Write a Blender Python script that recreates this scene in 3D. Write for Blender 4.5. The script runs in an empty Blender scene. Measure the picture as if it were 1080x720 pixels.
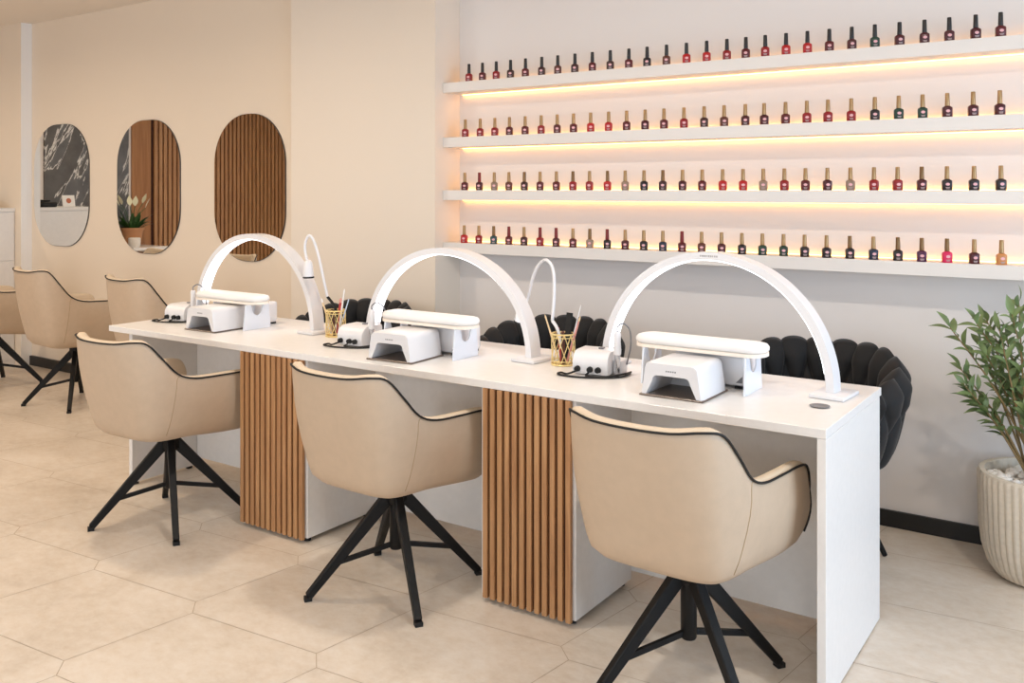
import bpy, bmesh, math, random
from mathutils import Vector, Matrix
random.seed(7)
C = bpy.context.scene.collection
PI = math.pi

# ------------------------------------------------------------------ materials
def lin(c):
    return tuple(((x/255.0)/12.92 if x/255.0 <= .04045 else ((x/255.0+.055)/1.055)**2.4) for x in c)

def mat(name, rgb, rough=.5, metal=0., noise=0., nscale=20., bump=0., bscale=200., emit=None, estr=0., coat=0., spec=None, sheen=0.):
    m = bpy.data.materials.new(name); m.use_nodes = True
    nt = m.node_tree; b = nt.nodes['Principled BSDF']
    col = lin(rgb)
    b.inputs['Base Color'].default_value = (*col, 1)
    b.inputs['Roughness'].default_value = rough
    b.inputs['Metallic'].default_value = metal
    if coat: b.inputs['Coat Weight'].default_value = coat
    if spec is not None: b.inputs['Specular IOR Level'].default_value = spec
    if sheen:
        b.inputs['Sheen Weight'].default_value = sheen
        b.inputs['Sheen Roughness'].default_value = .4
    if noise or bump:
        tc = nt.nodes.new('ShaderNodeTexCoord')
    if noise:
        n = nt.nodes.new('ShaderNodeTexNoise'); n.inputs['Scale'].default_value = nscale; n.inputs['Detail'].default_value = 5
        r = nt.nodes.new('ShaderNodeValToRGB')
        r.color_ramp.elements[0].position = .3; r.color_ramp.elements[1].position = .7
        r.color_ramp.elements[0].color = (*[x*(1-noise) for x in col], 1)
        r.color_ramp.elements[1].color = (*[min(1, x*(1+noise)) for x in col], 1)
        nt.links.new(tc.outputs['Object'], n.inputs['Vector']); nt.links.new(n.outputs['Fac'], r.inputs['Fac'])
        nt.links.new(r.outputs['Color'], b.inputs['Base Color'])
    if bump:
        n2 = nt.nodes.new('ShaderNodeTexNoise'); n2.inputs['Scale'].default_value = bscale
        bp = nt.nodes.new('ShaderNodeBump'); bp.inputs['Strength'].default_value = bump; bp.inputs['Distance'].default_value = .002
        nt.links.new(tc.outputs['Object'], n2.inputs['Vector']); nt.links.new(n2.outputs['Fac'], bp.inputs['Height'])
        nt.links.new(bp.outputs['Normal'], b.inputs['Normal'])
    if emit:
        b.inputs['Emission Color'].default_value = (*lin(emit), 1)
        b.inputs['Emission Strength'].default_value = estr
    return m

def wood_mat(name, c1, c2, scale=1.0):
    m = bpy.data.materials.new(name); m.use_nodes = True
    nt = m.node_tree; b = nt.nodes['Principled BSDF']; b.inputs['Roughness'].default_value = .5
    tc = nt.nodes.new('ShaderNodeTexCoord'); mp = nt.nodes.new('ShaderNodeMapping')
    mp.inputs['Scale'].default_value = (22*scale, 22*scale, 1.2*scale)
    n = nt.nodes.new('ShaderNodeTexNoise'); n.inputs['Scale'].default_value = 2.2; n.inputs['Detail'].default_value = 6; n.inputs['Distortion'].default_value = .6
    r = nt.nodes.new('ShaderNodeValToRGB')
    r.color_ramp.elements[0].position = .3; r.color_ramp.elements[1].position = .72
    r.color_ramp.elements[0].color = (*lin(c1), 1); r.color_ramp.elements[1].color = (*lin(c2), 1)
    nt.links.new(tc.outputs['Object'], mp.inputs['Vector']); nt.links.new(mp.outputs['Vector'], n.inputs['Vector'])
    nt.links.new(n.outputs['Fac'], r.inputs['Fac']); nt.links.new(r.outputs['Color'], b.inputs['Base Color'])
    return m

def stone_mat(name, cA, cB, cC, rough):
    m = bpy.data.materials.new(name); m.use_nodes = True
    nt = m.node_tree; b = nt.nodes['Principled BSDF']; b.inputs['Roughness'].default_value = rough
    tc = nt.nodes.new('ShaderNodeTexCoord')
    n = nt.nodes.new('ShaderNodeTexNoise'); n.inputs['Scale'].default_value = 2.3; n.inputs['Detail'].default_value = 9; n.inputs['Roughness'].default_value = .68; n.inputs['Distortion'].default_value = .5
    r = nt.nodes.new('ShaderNodeValToRGB')
    e = r.color_ramp.elements
    e[0].position = .32; e[0].color = (*lin(cA), 1); e[1].position = .7; e[1].color = (*lin(cC), 1)
    x = e.new(.5); x.color = (*lin(cB), 1)
    n2 = nt.nodes.new('ShaderNodeTexNoise'); n2.inputs['Scale'].default_value = 24; n2.inputs['Detail'].default_value = 10; n2.inputs['Roughness'].default_value = .7
    mx = nt.nodes.new('ShaderNodeMixRGB'); mx.blend_type = 'OVERLAY'; mx.inputs['Fac'].default_value = .5
    mp = nt.nodes.new('ShaderNodeMapping'); mp.inputs['Scale'].default_value = (.85, 1.2, 1); mp.inputs['Rotation'].default_value = (0, 0, .5)
    r2 = nt.nodes.new('ShaderNodeValToRGB'); r2.color_ramp.elements[0].position = .3; r2.color_ramp.elements[1].position = .72
    r2.color_ramp.elements[0].color = (.33, .33, .34, 1); r2.color_ramp.elements[1].color = (.66, .66, .65, 1)
    nt.links.new(tc.outputs['Object'], n.inputs['Vector']); nt.links.new(tc.outputs['Object'], mp.inputs['Vector']); nt.links.new(mp.outputs['Vector'], n2.inputs['Vector'])
    nt.links.new(n2.outputs['Fac'], r2.inputs['Fac']); nt.links.new(n.outputs['Fac'], r.inputs['Fac']); nt.links.new(r.outputs['Color'], mx.inputs['Color1'])
    nt.links.new(r2.outputs['Color'], mx.inputs['Color2']); nt.links.new(mx.outputs['Color'], b.inputs['Base Color'])
    return m

def marble_mat(name):
    m = bpy.data.materials.new(name); m.use_nodes = True
    nt = m.node_tree; b = nt.nodes['Principled BSDF']; b.inputs['Roughness'].default_value = .3
    tc = nt.nodes.new('ShaderNodeTexCoord'); mp = nt.nodes.new('ShaderNodeMapping')
    mp.vector_type = 'TEXTURE'; mp.inputs['Rotation'].default_value = (math.radians(24), 0, 0)
    mp.inputs['Scale'].default_value = (1, 1/4.2, 1/.7)
    n = nt.nodes.new('ShaderNodeTexNoise'); n.inputs['Scale'].default_value = 1.5; n.inputs['Detail'].default_value = 7; n.inputs['Distortion'].default_value = .5; n.inputs['Roughness'].default_value = .55
    r = nt.nodes.new('ShaderNodeValToRGB'); e = r.color_ramp.elements
    g = (*lin((92, 90, 89)), 1); w = (*lin((222, 220, 216)), 1)
    e[0].position = .0; e[0].color = g; e[1].position = 1.; e[1].color = g
    a = e.new(.484); a.color = g
    a = e.new(.497); a.color = w
    a = e.new(.502); a.color = w
    a = e.new(.515); a.color = (*lin((100, 100, 102)), 1)
    n2 = nt.nodes.new('ShaderNodeTexNoise'); n2.inputs['Scale'].default_value = 7; n2.inputs['Detail'].default_value = 8
    mx = nt.nodes.new('ShaderNodeMixRGB'); mx.blend_type = 'OVERLAY'; mx.inputs['Fac'].default_value = .5
    nt.links.new(tc.outputs['Object'], mp.inputs['Vector']); nt.links.new(mp.outputs['Vector'], n.inputs['Vector'])
    nt.links.new(tc.outputs['Object'], n2.inputs['Vector'])
    nt.links.new(n.outputs['Fac'], r.inputs['Fac']); nt.links.new(r.outputs['Color'], mx.inputs['Color1'])
    nt.links.new(n2.outputs['Fac'], mx.inputs['Color2']); nt.links.new(mx.outputs['Color'], b.inputs['Base Color'])
    return m

def glass_mat(name):
    m = bpy.data.materials.new(name); m.use_nodes = True
    nt = m.node_tree; nt.nodes.clear()
    o = nt.nodes.new('ShaderNodeOutputMaterial'); t = nt.nodes.new('ShaderNodeBsdfTransparent'); g = nt.nodes.new('ShaderNodeBsdfGlossy')
    g.inputs['Roughness'].default_value = .02
    f = nt.nodes.new('ShaderNodeFresnel'); f.inputs['IOR'].default_value = 1.3
    mx = nt.nodes.new('ShaderNodeMixShader')
    nt.links.new(f.outputs['Fac'], mx.inputs['Fac']); nt.links.new(t.outputs[0], mx.inputs[1]); nt.links.new(g.outputs[0], mx.inputs[2])
    nt.links.new(mx.outputs[0], o.inputs[0])
    return m

M = dict(
    wall=mat('wall_paint', (230, 224, 220), .85, bump=.05, bscale=120),
    return_lit=mat('lit_return_wall_paint', (242, 240, 238), .8),
    wall_mid=mat('cream_wall_paint', (230, 218, 203), .85, bump=.05, bscale=120),
    wall_warm=mat('warm_wall_paint', (229, 214, 195), .85, bump=.05, bscale=120),
    ceil=mat('ceiling_paint', (232, 222, 210), .9),
    grout=mat('floor_grout', (186, 166, 140), .8),
    tile=stone_mat('stone_tile', (208, 194, 177), (220, 207, 191), (230, 219, 205), .34),
    black_trim=mat('black_trim', (22, 21, 20), .45),
    laminate=mat('white_laminate', (233, 230, 227), .32, noise=.02, nscale=40),
    shelf=mat('shelf_lacquer', (228, 222, 216), .5),
    slat=wood_mat('oak_slat', (158, 110, 70), (192, 146, 100)),
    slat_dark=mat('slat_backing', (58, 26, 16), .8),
    wood_flat=wood_mat('flat_wood_panel', (146, 96, 52), (176, 124, 74), .6),
    leather=mat('beige_leatherette', (194, 172, 148), .5, noise=.03, nscale=30, bump=.12, bscale=420),
    leather_in_lit=mat('beige_leatherette_lining_lit', (216, 197, 172), .5, bump=.12, bscale=420),  # paler lining: the strong light on the upward rim is put into its colour
    piping=mat('black_piping', (12, 11, 11), .6),
    seam=mat('beige_seam_thread', (176, 152, 120), .7),
    blackmetal=mat('black_powder_coat', (11, 11, 12), .5, spec=.3),
    rubber=mat('black_rubber', (14, 14, 14), .7),
    velvet=mat('black_velvet', (16, 16, 18), .8, sheen=.12),
    whiteplastic=mat('white_plastic', (226, 225, 227), .28),
    greymark=mat('grey_print', (172, 168, 168), .6),
    greyplastic=mat('grey_plastic', (120, 120, 124), .45),
    darkplate=mat('dark_tray_metal', (112, 98, 88), .35, metal=.2),
    ledwhite=mat('cool_led_strip', (255, 255, 255), .5, emit=(246, 248, 255), estr=2.5),
    ledwarm=mat('warm_led_strip', (255, 240, 210), .5, emit=(255, 180, 90), estr=6.5),
    armwhite=mat('white_cushion_vinyl', (236, 233, 230), .45, bump=.05),
    armcream=mat('cream_cushion_trim', (243, 231, 217), .5),
    acrylic=mat('white_acrylic', (222, 227, 236), .2),
    gold=mat('gold_wire', (238, 214, 150), .32, metal=.45),
    goldcap=mat('gold_bottle_cap', (160, 130, 92), .34, metal=.75),
    bronzecap=mat('bronze_bottle_cap', (120, 92, 62), .32, metal=.8),
    redcap=mat('dark_red_bottle_cap', (116, 36, 34), .35, metal=.4),
    blackcap=mat('black_bottle_cap', (26, 25, 26), .35),
    print_pink=mat('pink_print', (222, 168, 170), .6),
    print_white=mat('white_print', (170, 150, 148), .6),
    chrome=mat('brushed_chrome', (196, 198, 204), .25, metal=1.),
    mirror=mat('mirror_silver', (238, 238, 236), .01, metal=1.),
    marble=marble_mat('grey_marble'),
    pot=mat('ribbed_stone_pot', (208, 197, 180), .8, noise=.06, nscale=60, bump=.25, bscale=150),
    pebble=mat('white_pebble', (236, 230, 222), .6, noise=.04, nscale=30),
    soil=mat('dark_soil', (70, 54, 40), .95),
    leaf=mat('olive_leaf', (112, 130, 82), .45, noise=.3, nscale=14),
    stem=mat('plant_stem', (134, 112, 74), .7),
    terracotta=mat('terracotta', (190, 138, 98), .75),
    lilyleaf=mat('lily_leaf', (44, 84, 40), .4, noise=.2, nscale=12),
    spathe=mat('lily_flower', (236, 236, 206), .5),
    paper=mat('white_card', (242, 238, 232), .7),
    card_print=mat('card_print_orange', (190, 110, 80), .7),
    pink=mat('pink_handle', (214, 150, 140), .45),
    redh=mat('red_handle', (178, 44, 44), .45),
    wooden=mat('pale_wood_stick', (226, 198, 156), .6),
    brown=mat('brown_handle', (82, 42, 32), .45),
    blue=mat('pale_blue_plastic', (190, 206, 226), .4),
    glass=glass_mat('window_glass'),
    lamp=mat('downlight_lens', (255, 250, 240), .5, emit=(255, 232, 200), estr=6.),
    steel=mat('window_frame_metal', (60, 58, 56), .5),
)

# ------------------------------------------------------------------ helpers
def link(name, me, parent=None):
    o = bpy.data.objects.new(name, me); C.objects.link(o)
    if parent is not None: o.parent = parent
    return o

def finish(name, bm, m, parent=None, smooth=False, angle=40):
    bmesh.ops.recalc_face_normals(bm, faces=bm.faces)
    me = bpy.data.meshes.new(name); bm.to_mesh(me); bm.free()
    for x in (m if isinstance(m, (list, tuple)) else [m]): me.materials.append(x)
    if smooth:
        for p in me.polygons: p.use_smooth = True
        if angle < 180:
            bm2 = bmesh.new(); bm2.from_mesh(me)
            for e in bm2.edges:
                if len(e.link_faces) == 2 and e.calc_face_angle(0) > math.radians(angle): e.smooth = False
            bm2.to_mesh(me); bm2.free()
    return link(name, me, parent)

def thing(name, label, cat, loc=(0, 0, 0), rotz=0., group=None):
    o = bpy.data.objects.new(name, None); C.objects.link(o)
    o.location = loc; o.rotation_euler = (0, 0, rotz); o.empty_display_size = .05
    o['label'] = label; o['category'] = cat
    if group: o['group'] = group
    return o

def tag(o, label, cat, group=None, kind=None):
    o['label'] = label; o['category'] = cat
    if group: o['group'] = group
    if kind: o['kind'] = kind
    return o

def struct(o):
    o['kind'] = 'structure'; return o

def box(bm, x0, x1, y0, y1, z0, z1, bev=0., seg=2, mi=0, rot=None):
    r = bmesh.ops.create_cube(bm, size=1.)
    vs = r['verts']
    for v in vs:
        v.co = Vector(((x0+x1)/2 + v.co.x*(x1-x0), (y0+y1)/2 + v.co.y*(y1-y0), (z0+z1)/2 + v.co.z*(z1-z0)))
    fs = set(f for v in vs for f in v.link_faces)
    for f in fs: f.material_index = mi
    if bev > 0:
        es = list(set(e for v in vs for e in v.link_edges))
        r2 = bmesh.ops.bevel(bm, geom=es, offset=bev, segments=seg, affect='EDGES', profile=.5)
        vs = list(set(r2['verts']) | set(v for v in vs if v.is_valid))
        for f in r2['faces']: f.material_index = mi
    if rot is not None:
        for v in vs: v.co = rot @ v.co
    return vs

def tube(bm, pts, rad, n=8, cap=True, closed=False, mi=0):
    pts = [Vector(p) for p in pts]; N = len(pts)
    rads = rad if isinstance(rad, (list, tuple)) else [rad]*N
    rings = []; prev = None
    for i, p in enumerate(pts):
        a = pts[(i-1) % N] if (closed or i > 0) else p
        b = pts[(i+1) % N] if (closed or i < N-1) else p
        t = (b-a)
        t = t.normalized() if t.length > 1e-9 else Vector((0, 0, 1))
        if prev is None:
            ref = Vector((0, 0, 1)) if abs(t.z) < .9 else Vector((1, 0, 0))
            u = t.cross(ref).normalized()
        else:
            u = prev - t*prev.dot(t)
            u = u.normalized() if u.length > 1e-6 else t.orthogonal().normalized()
        prev = u; w = t.cross(u)
        rings.append([bm.verts.new(p + (u*math.cos(2*PI*k/n) + w*math.sin(2*PI*k/n))*rads[i]) for k in range(n)])
    R = range(N if closed else N-1)
    for i in R:
        A, B = rings[i], rings[(i+1) % N]
        for k in range(n):
            f = bm.faces.new((A[k], A[(k+1) % n], B[(k+1) % n], B[k])); f.material_index = mi
    if cap and not closed:
        f = bm.faces.new(list(reversed(rings[0]))); f.material_index = mi
        f = bm.faces.new(rings[-1]); f.material_index = mi
    return rings

def lathe(bm, prof, n=32, c=(0, 0, 0), mi=0, fn=None):
    """prof: (r, z) from one end to the other; r = 0 closes."""
    rings = []
    for r, z in prof:
        if r <= 1e-6: rings.append([bm.verts.new((c[0], c[1], c[2]+z))])
        else:
            ring = []
            for k in range(n):
                a = 2*PI*k/n; rr = r if fn is None else fn(r, z, a)
                ring.append(bm.verts.new((c[0]+rr*math.cos(a), c[1]+rr*math.sin(a), c[2]+z)))
            rings.append(ring)
    for A, B in zip(rings, rings[1:]):
        if len(A) == 1 and len(B) == 1: continue
        for k in range(n):
            k2 = (k+1) % n
            if len(A) == 1: f = bm.faces.new((A[0], B[k2], B[k]))
            elif len(B) == 1: f = bm.faces.new((A[k], A[k2], B[0]))
            else: f = bm.faces.new((A[k], A[k2], B[k2], B[k]))
            f.material_index = mi

def bar(bm, a, b, w0, h0, w1, h1, up=(0, 0, 1)):
    """tapered rectangular bar from a to b."""
    a, b = Vector(a), Vector(b); t = (b-a).normalized(); s = t.cross(Vector(up)).normalized(); u = s.cross(t)
    q = []
    for p, w, h in ((a, w0, h0), (b, w1, h1)):
        q.append([bm.verts.new(p + s*(w/2*i) + u*(h/2*j)) for i, j in ((-1, -1), (1, -1), (1, 1), (-1, 1))])
    for k in range(4): bm.faces.new((q[0][k], q[0][(k+1) % 4], q[1][(k+1) % 4], q[1][k]))
    bm.faces.new(list(reversed(q[0]))); bm.faces.new(q[1])

def prism(bm, poly, axis, a, b, mi=0):
    """extrude 2-D polygon along axis 'x','y' or 'z' between a and b."""
    def P(p, t):
        return {'x': (t, p[0], p[1]), 'y': (p[0], t, p[1]), 'z': (p[0], p[1], t)}[axis]
    A = [bm.verts.new(P(p, a)) for p in poly]; B = [bm.verts.new(P(p, b)) for p in poly]
    n = len(poly); fs = []
    for k in range(n): fs.append(bm.faces.new((A[k], A[(k+1) % n], B[(k+1) % n], B[k])))
    fs.append(bm.faces.new(list(reversed(A)))); fs.append(bm.faces.new(B))
    for f in fs: f.material_index = mi
    return A, B

def rrect(w, h, r, n=6, cx=0, cy=0):
    pts = []
    for sx, sy, a0 in ((1, 1, 0), (-1, 1, PI/2), (-1, -1, PI), (1, -1, 3*PI/2)):
        for k in range(n+1):
            a = a0 + (PI/2)*k/n
            pts.append((cx+sx*(w/2-r)+r*math.cos(a), cy+sy*(h/2-r)+r*math.sin(a)))
    return pts

def catmull(P, sub, closed=True):
    P = [Vector(p) for p in P]; n = len(P); out = []
    for i in range(n if closed else n-1):
        g = (lambda k: P[k % n]) if closed else (lambda k: P[max(0, min(n-1, k))])
        p0, p1, p2, p3 = g(i-1), g(i), g(i+1), g(i+2)
        for s in range(sub):
            t = s/sub
            out.append(.5*((2*p1) + (p2-p0)*t + (2*p0-5*p1+4*p2-p3)*t*t + (3*p1-p0-3*p2+p3)*t**3))
    if not closed: out.append(P[-1])
    return out

def dup(root, loc, rotz=None, label=None, group=None):
    r = root.copy(); C.objects.link(r); r.location = loc
    if rotz is not None: r.rotation_euler = (0, 0, rotz)
    if label: r['label'] = label
    if group: r['group'] = group
    def rec(src, dst):
        for ch in list(src.children):
            c = ch.copy(); C.objects.link(c); c.parent = dst
            rec(ch, c)
    rec(root, r)
    return r

# ------------------------------------------------------------------ setting
H = 2.75
XE, XR, YF = -9.5, 3.4, -4.8
NX, NW, BX, BF, MW, LW, PX = -2.44, 1.536, -3.572, 1.318, 1.372, 1.285, -6.675

def slab(name, x0, x1, y0, y1, z0, z1, m):
    bm = bmesh.new(); box(bm, x0, x1, y0, y1, z0, z1)
    return struct(finish(name, bm, m))

# floor: long hexagonal stone tiles laid in grout
bm = bmesh.new()
box(bm, XE-.2, XR+.2, YF-.2, 2.0, -.12, -.0012, mi=1)
e3 = Vector((.062, -.058))
t1, t2 = Vector((.60, -.012)), Vector((-.008, .47))
o0 = Vector((-1.335, -.598))
def inset_poly(P, d):
    n = len(P); out = []
    for k in range(n):
        a, b, c = P[k-1], P[k], P[(k+1) % n]
        u, v = (b-a).normalized(), (c-b).normalized()
        nu, nv = Vector((-u.y, u.x)), Vector((-v.y, v.x))
        m = (nu+nv); out.append(b + m*(d/(1+nu.dot(nv))))
    return out
for i in range(-22, 14):
    for j in range(-16, 12):
        v0 = o0 + t1*i + t2*j
        hexa = [v0+e3*.5, v0+t1-e3*.5, v0+t1+t2+e3*.5, v0+t1+t2-e3*.5, v0+t2+e3*.5, v0-e3*.5]
        c = sum(hexa, Vector((0, 0)))/6
        if not (XE-.1 < c.x < XR+.1 and YF-.1 < c.y < 1.9): continue
        bm.faces.new([bm.verts.new((p.x, p.y, 0)) for p in inset_poly(hexa, .0011)])
for f in bm.faces:
    if f.normal.z == 0: f.normal_update()
floor = struct(finish('floor', bm, [M['tile'], M['grout']]))

slab('ceiling', XE-.2, XR+.2, YF-.2, 2.0, H, H+.12, M['ceil'])
slab('wall_back_right', NX, XR+.2, NW, 1.9, 0, H, M['wall'])
slab('wall_back_middle', BX, NX, BF, 1.9, 0, H, M['wall_mid'])
slab('wall_back_left', PX, BX, MW, 1.9, 0, H, M['wall_warm'])
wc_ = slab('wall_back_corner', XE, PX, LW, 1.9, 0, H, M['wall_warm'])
wc_.data.materials.append(M['return_lit'])            # whiter colour on the narrow return stands in for light falling on it
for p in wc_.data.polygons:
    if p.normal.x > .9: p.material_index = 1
slab('wall_left', XE-.2, XE, YF-.2, 1.9, 0, H, M['wall'])

def wall_with_openings(name, axis, a, b, c0, c1, holes, m):
    """wall running along axis from a to b; holes (p0,p1,z0,z1)."""
    bm = bmesh.new()
    cuts = sorted(holes); p = a
    def add(q0, q1, z0, z1):
        if q1-q0 < 1e-4 or z1-z0 < 1e-4: return
        if axis == 'x': box(bm, q0, q1, c0, c1, z0, z1)
        else: box(bm, c0, c1, q0, q1, z0, z1)
    for (p0, p1, z0, z1) in cuts:
        add(p, p0, 0, H); add(p0, p1, 0, z0); add(p0, p1, z1, H); p = p1
    add(p, b, 0, H)
    return struct(finish(name, bm, m))

fh = [(-7.6, -4.6, .3, 2.5), (-3.9, -.9, .3, 2.5), (-.2, 2.8, .3, 2.5)]
wall_with_openings('wall_front', 'x', XE-.2, XR+.2, YF-.2, YF, fh, M['wall'])
rh = [(-2.2, 1.3, .3, 2.5)]
wall_with_openings('wall_right', 'y', YF, 1.536, XR, XR+.2, rh, M['wall'])
k = 0
for ax, holes in (('x', fh), ('y', rh)):
    for (p0, p1, z0, z1) in holes:
        k += 1
        bm = bmesh.new(); g = bmesh.new(); w = .05
        rects = [(p0, p0+w, z0, z1), (p1-w, p1, z0, z1), (p0+w, p1-w, z0, z0+w), (p0+w, p1-w, z1-w, z1), ((p0+p1)/2-.02, (p0+p1)/2+.02, z0+w, z1-w)]
        for q0, q1, a, b in rects:
            if ax == 'x': box(bm, q0, q1, YF-.13, YF-.07, a, b)
            else: box(bm, XR+.07, XR+.13, q0, q1, a, b)
        if ax == 'x': box(g, p0+w, p1-w, YF-.102, YF-.098, z0+w, z1-w)
        else: box(g, XR+.098, XR+.102, p0+w, p1-w, z0+w, z1-w)
        win = struct(finish('window_%d' % k, bm, M['steel']))
        finish('pane', g, M['glass'], win)

# baseboards
slab('baseboard_right', NX, XR, NW-.014, NW, 0, .068, M['black_trim'])
slab('baseboard_left', PX, BX, MW-.02, MW, 0, .075, M['black_trim'])

# end wall seen only in the mirrors: grey marble slab, flat wood strip, then slats
slab('trim_1', XE, XE+.03, -1.31, -.27, 0, H, M['marble'])
slab('trim_2', XE, XE+.02, -1.62, -1.36, 0, H, M['wood_flat'])
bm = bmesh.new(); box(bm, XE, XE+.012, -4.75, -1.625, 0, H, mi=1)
y = -1.66
while y > -4.7:
    box(bm, XE+.012, XE+.04, y-.044, y, 0, H, mi=0); y -= .067
struct(finish('trim_3', bm, [M['slat'], M['slat_dark']]))

# ------------------------------------------------------------------ desk
L, D, T = 3.382, .6465, .76
desk = thing('manicure_desk', 'long white three-station manicure desk with slatted wood pedestals', 'desk', (-1.69, .32, 0))
def dpart(name, bm, m, par=None, **kw):
    o = finish(name, bm, m, par or desk, **kw)
    if (par or desk) is desk: o.matrix_parent_inverse = Matrix.Translation((1.69, -.32, 0))
    return o
bm = bmesh.new(); box(bm, -L, 0, 0, D, T-.027, T, .0015, 1); dpart('desktop', bm, M['laminate'])
bm = bmesh.new(); box(bm, -.025, -.0005, .0005, D-.02, .006, T-.0275, .001, 1); dpart('end_panel', bm, M['laminate'])
bm = bmesh.new(); box(bm, -3.285, -3.26, .045, .4305, .012, T-.0275, .001, 1); dpart('end_panel', bm, M['laminate'])
bm = bmesh.new(); box(bm, -3.2595, -.0255, .41, .43, .05, T-.0275); dpart('modesty_panel', bm, M['laminate'])
for (x0, x1) in ((-2.437, -2.033), (-1.172, -.796)):
    bm = bmesh.new(); box(bm, x0, x1, .018, .409, .02, T-.0275, .001, 1)
    ped = dpart('pedestal', bm, M['laminate'])
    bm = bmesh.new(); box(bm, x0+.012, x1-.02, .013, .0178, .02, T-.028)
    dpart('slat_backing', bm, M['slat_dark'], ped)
    bm = bmesh.new(); n = 12; p = (x1-x0-.016)/n
    for k in range(n):
        xx = x0+.012+p*k + p*.18
        box(bm, xx, xx+p*.64, -.002, .0128, .016, T-.028, .0012, 1)
    dpart('wood_slats', bm, M['slat'], ped)
    for fx in (x0+.03, x1-.03):
        for fy in (.045, .385):
            bm = bmesh.new(); lathe(bm, [(0, 0), (.014, 0), (.014, .0195), (0, .0195)], 12, (fx, fy, 0))
            dpart('levelling_foot', bm, M['rubber'], ped)
bm = bmesh.new(); lathe(bm, [(0, .0005), (.026, .0005), (.03, .003), (.024, .0035), (.02, .0015), (0, .0015)], 28, (-.09, .258, T+.0006))
dpart('cable_grommet', bm, M['greyplastic'], smooth=True)
for xx, zt in ((-3.272, .0115), (-.013, .0055)):
    for yy in (.07, .37):
        bm = bmesh.new(); box(bm, xx-.01, xx+.01, yy-.012, yy+.012, 0, zt); dpart('glide_foot', bm, M['rubber'])

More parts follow.
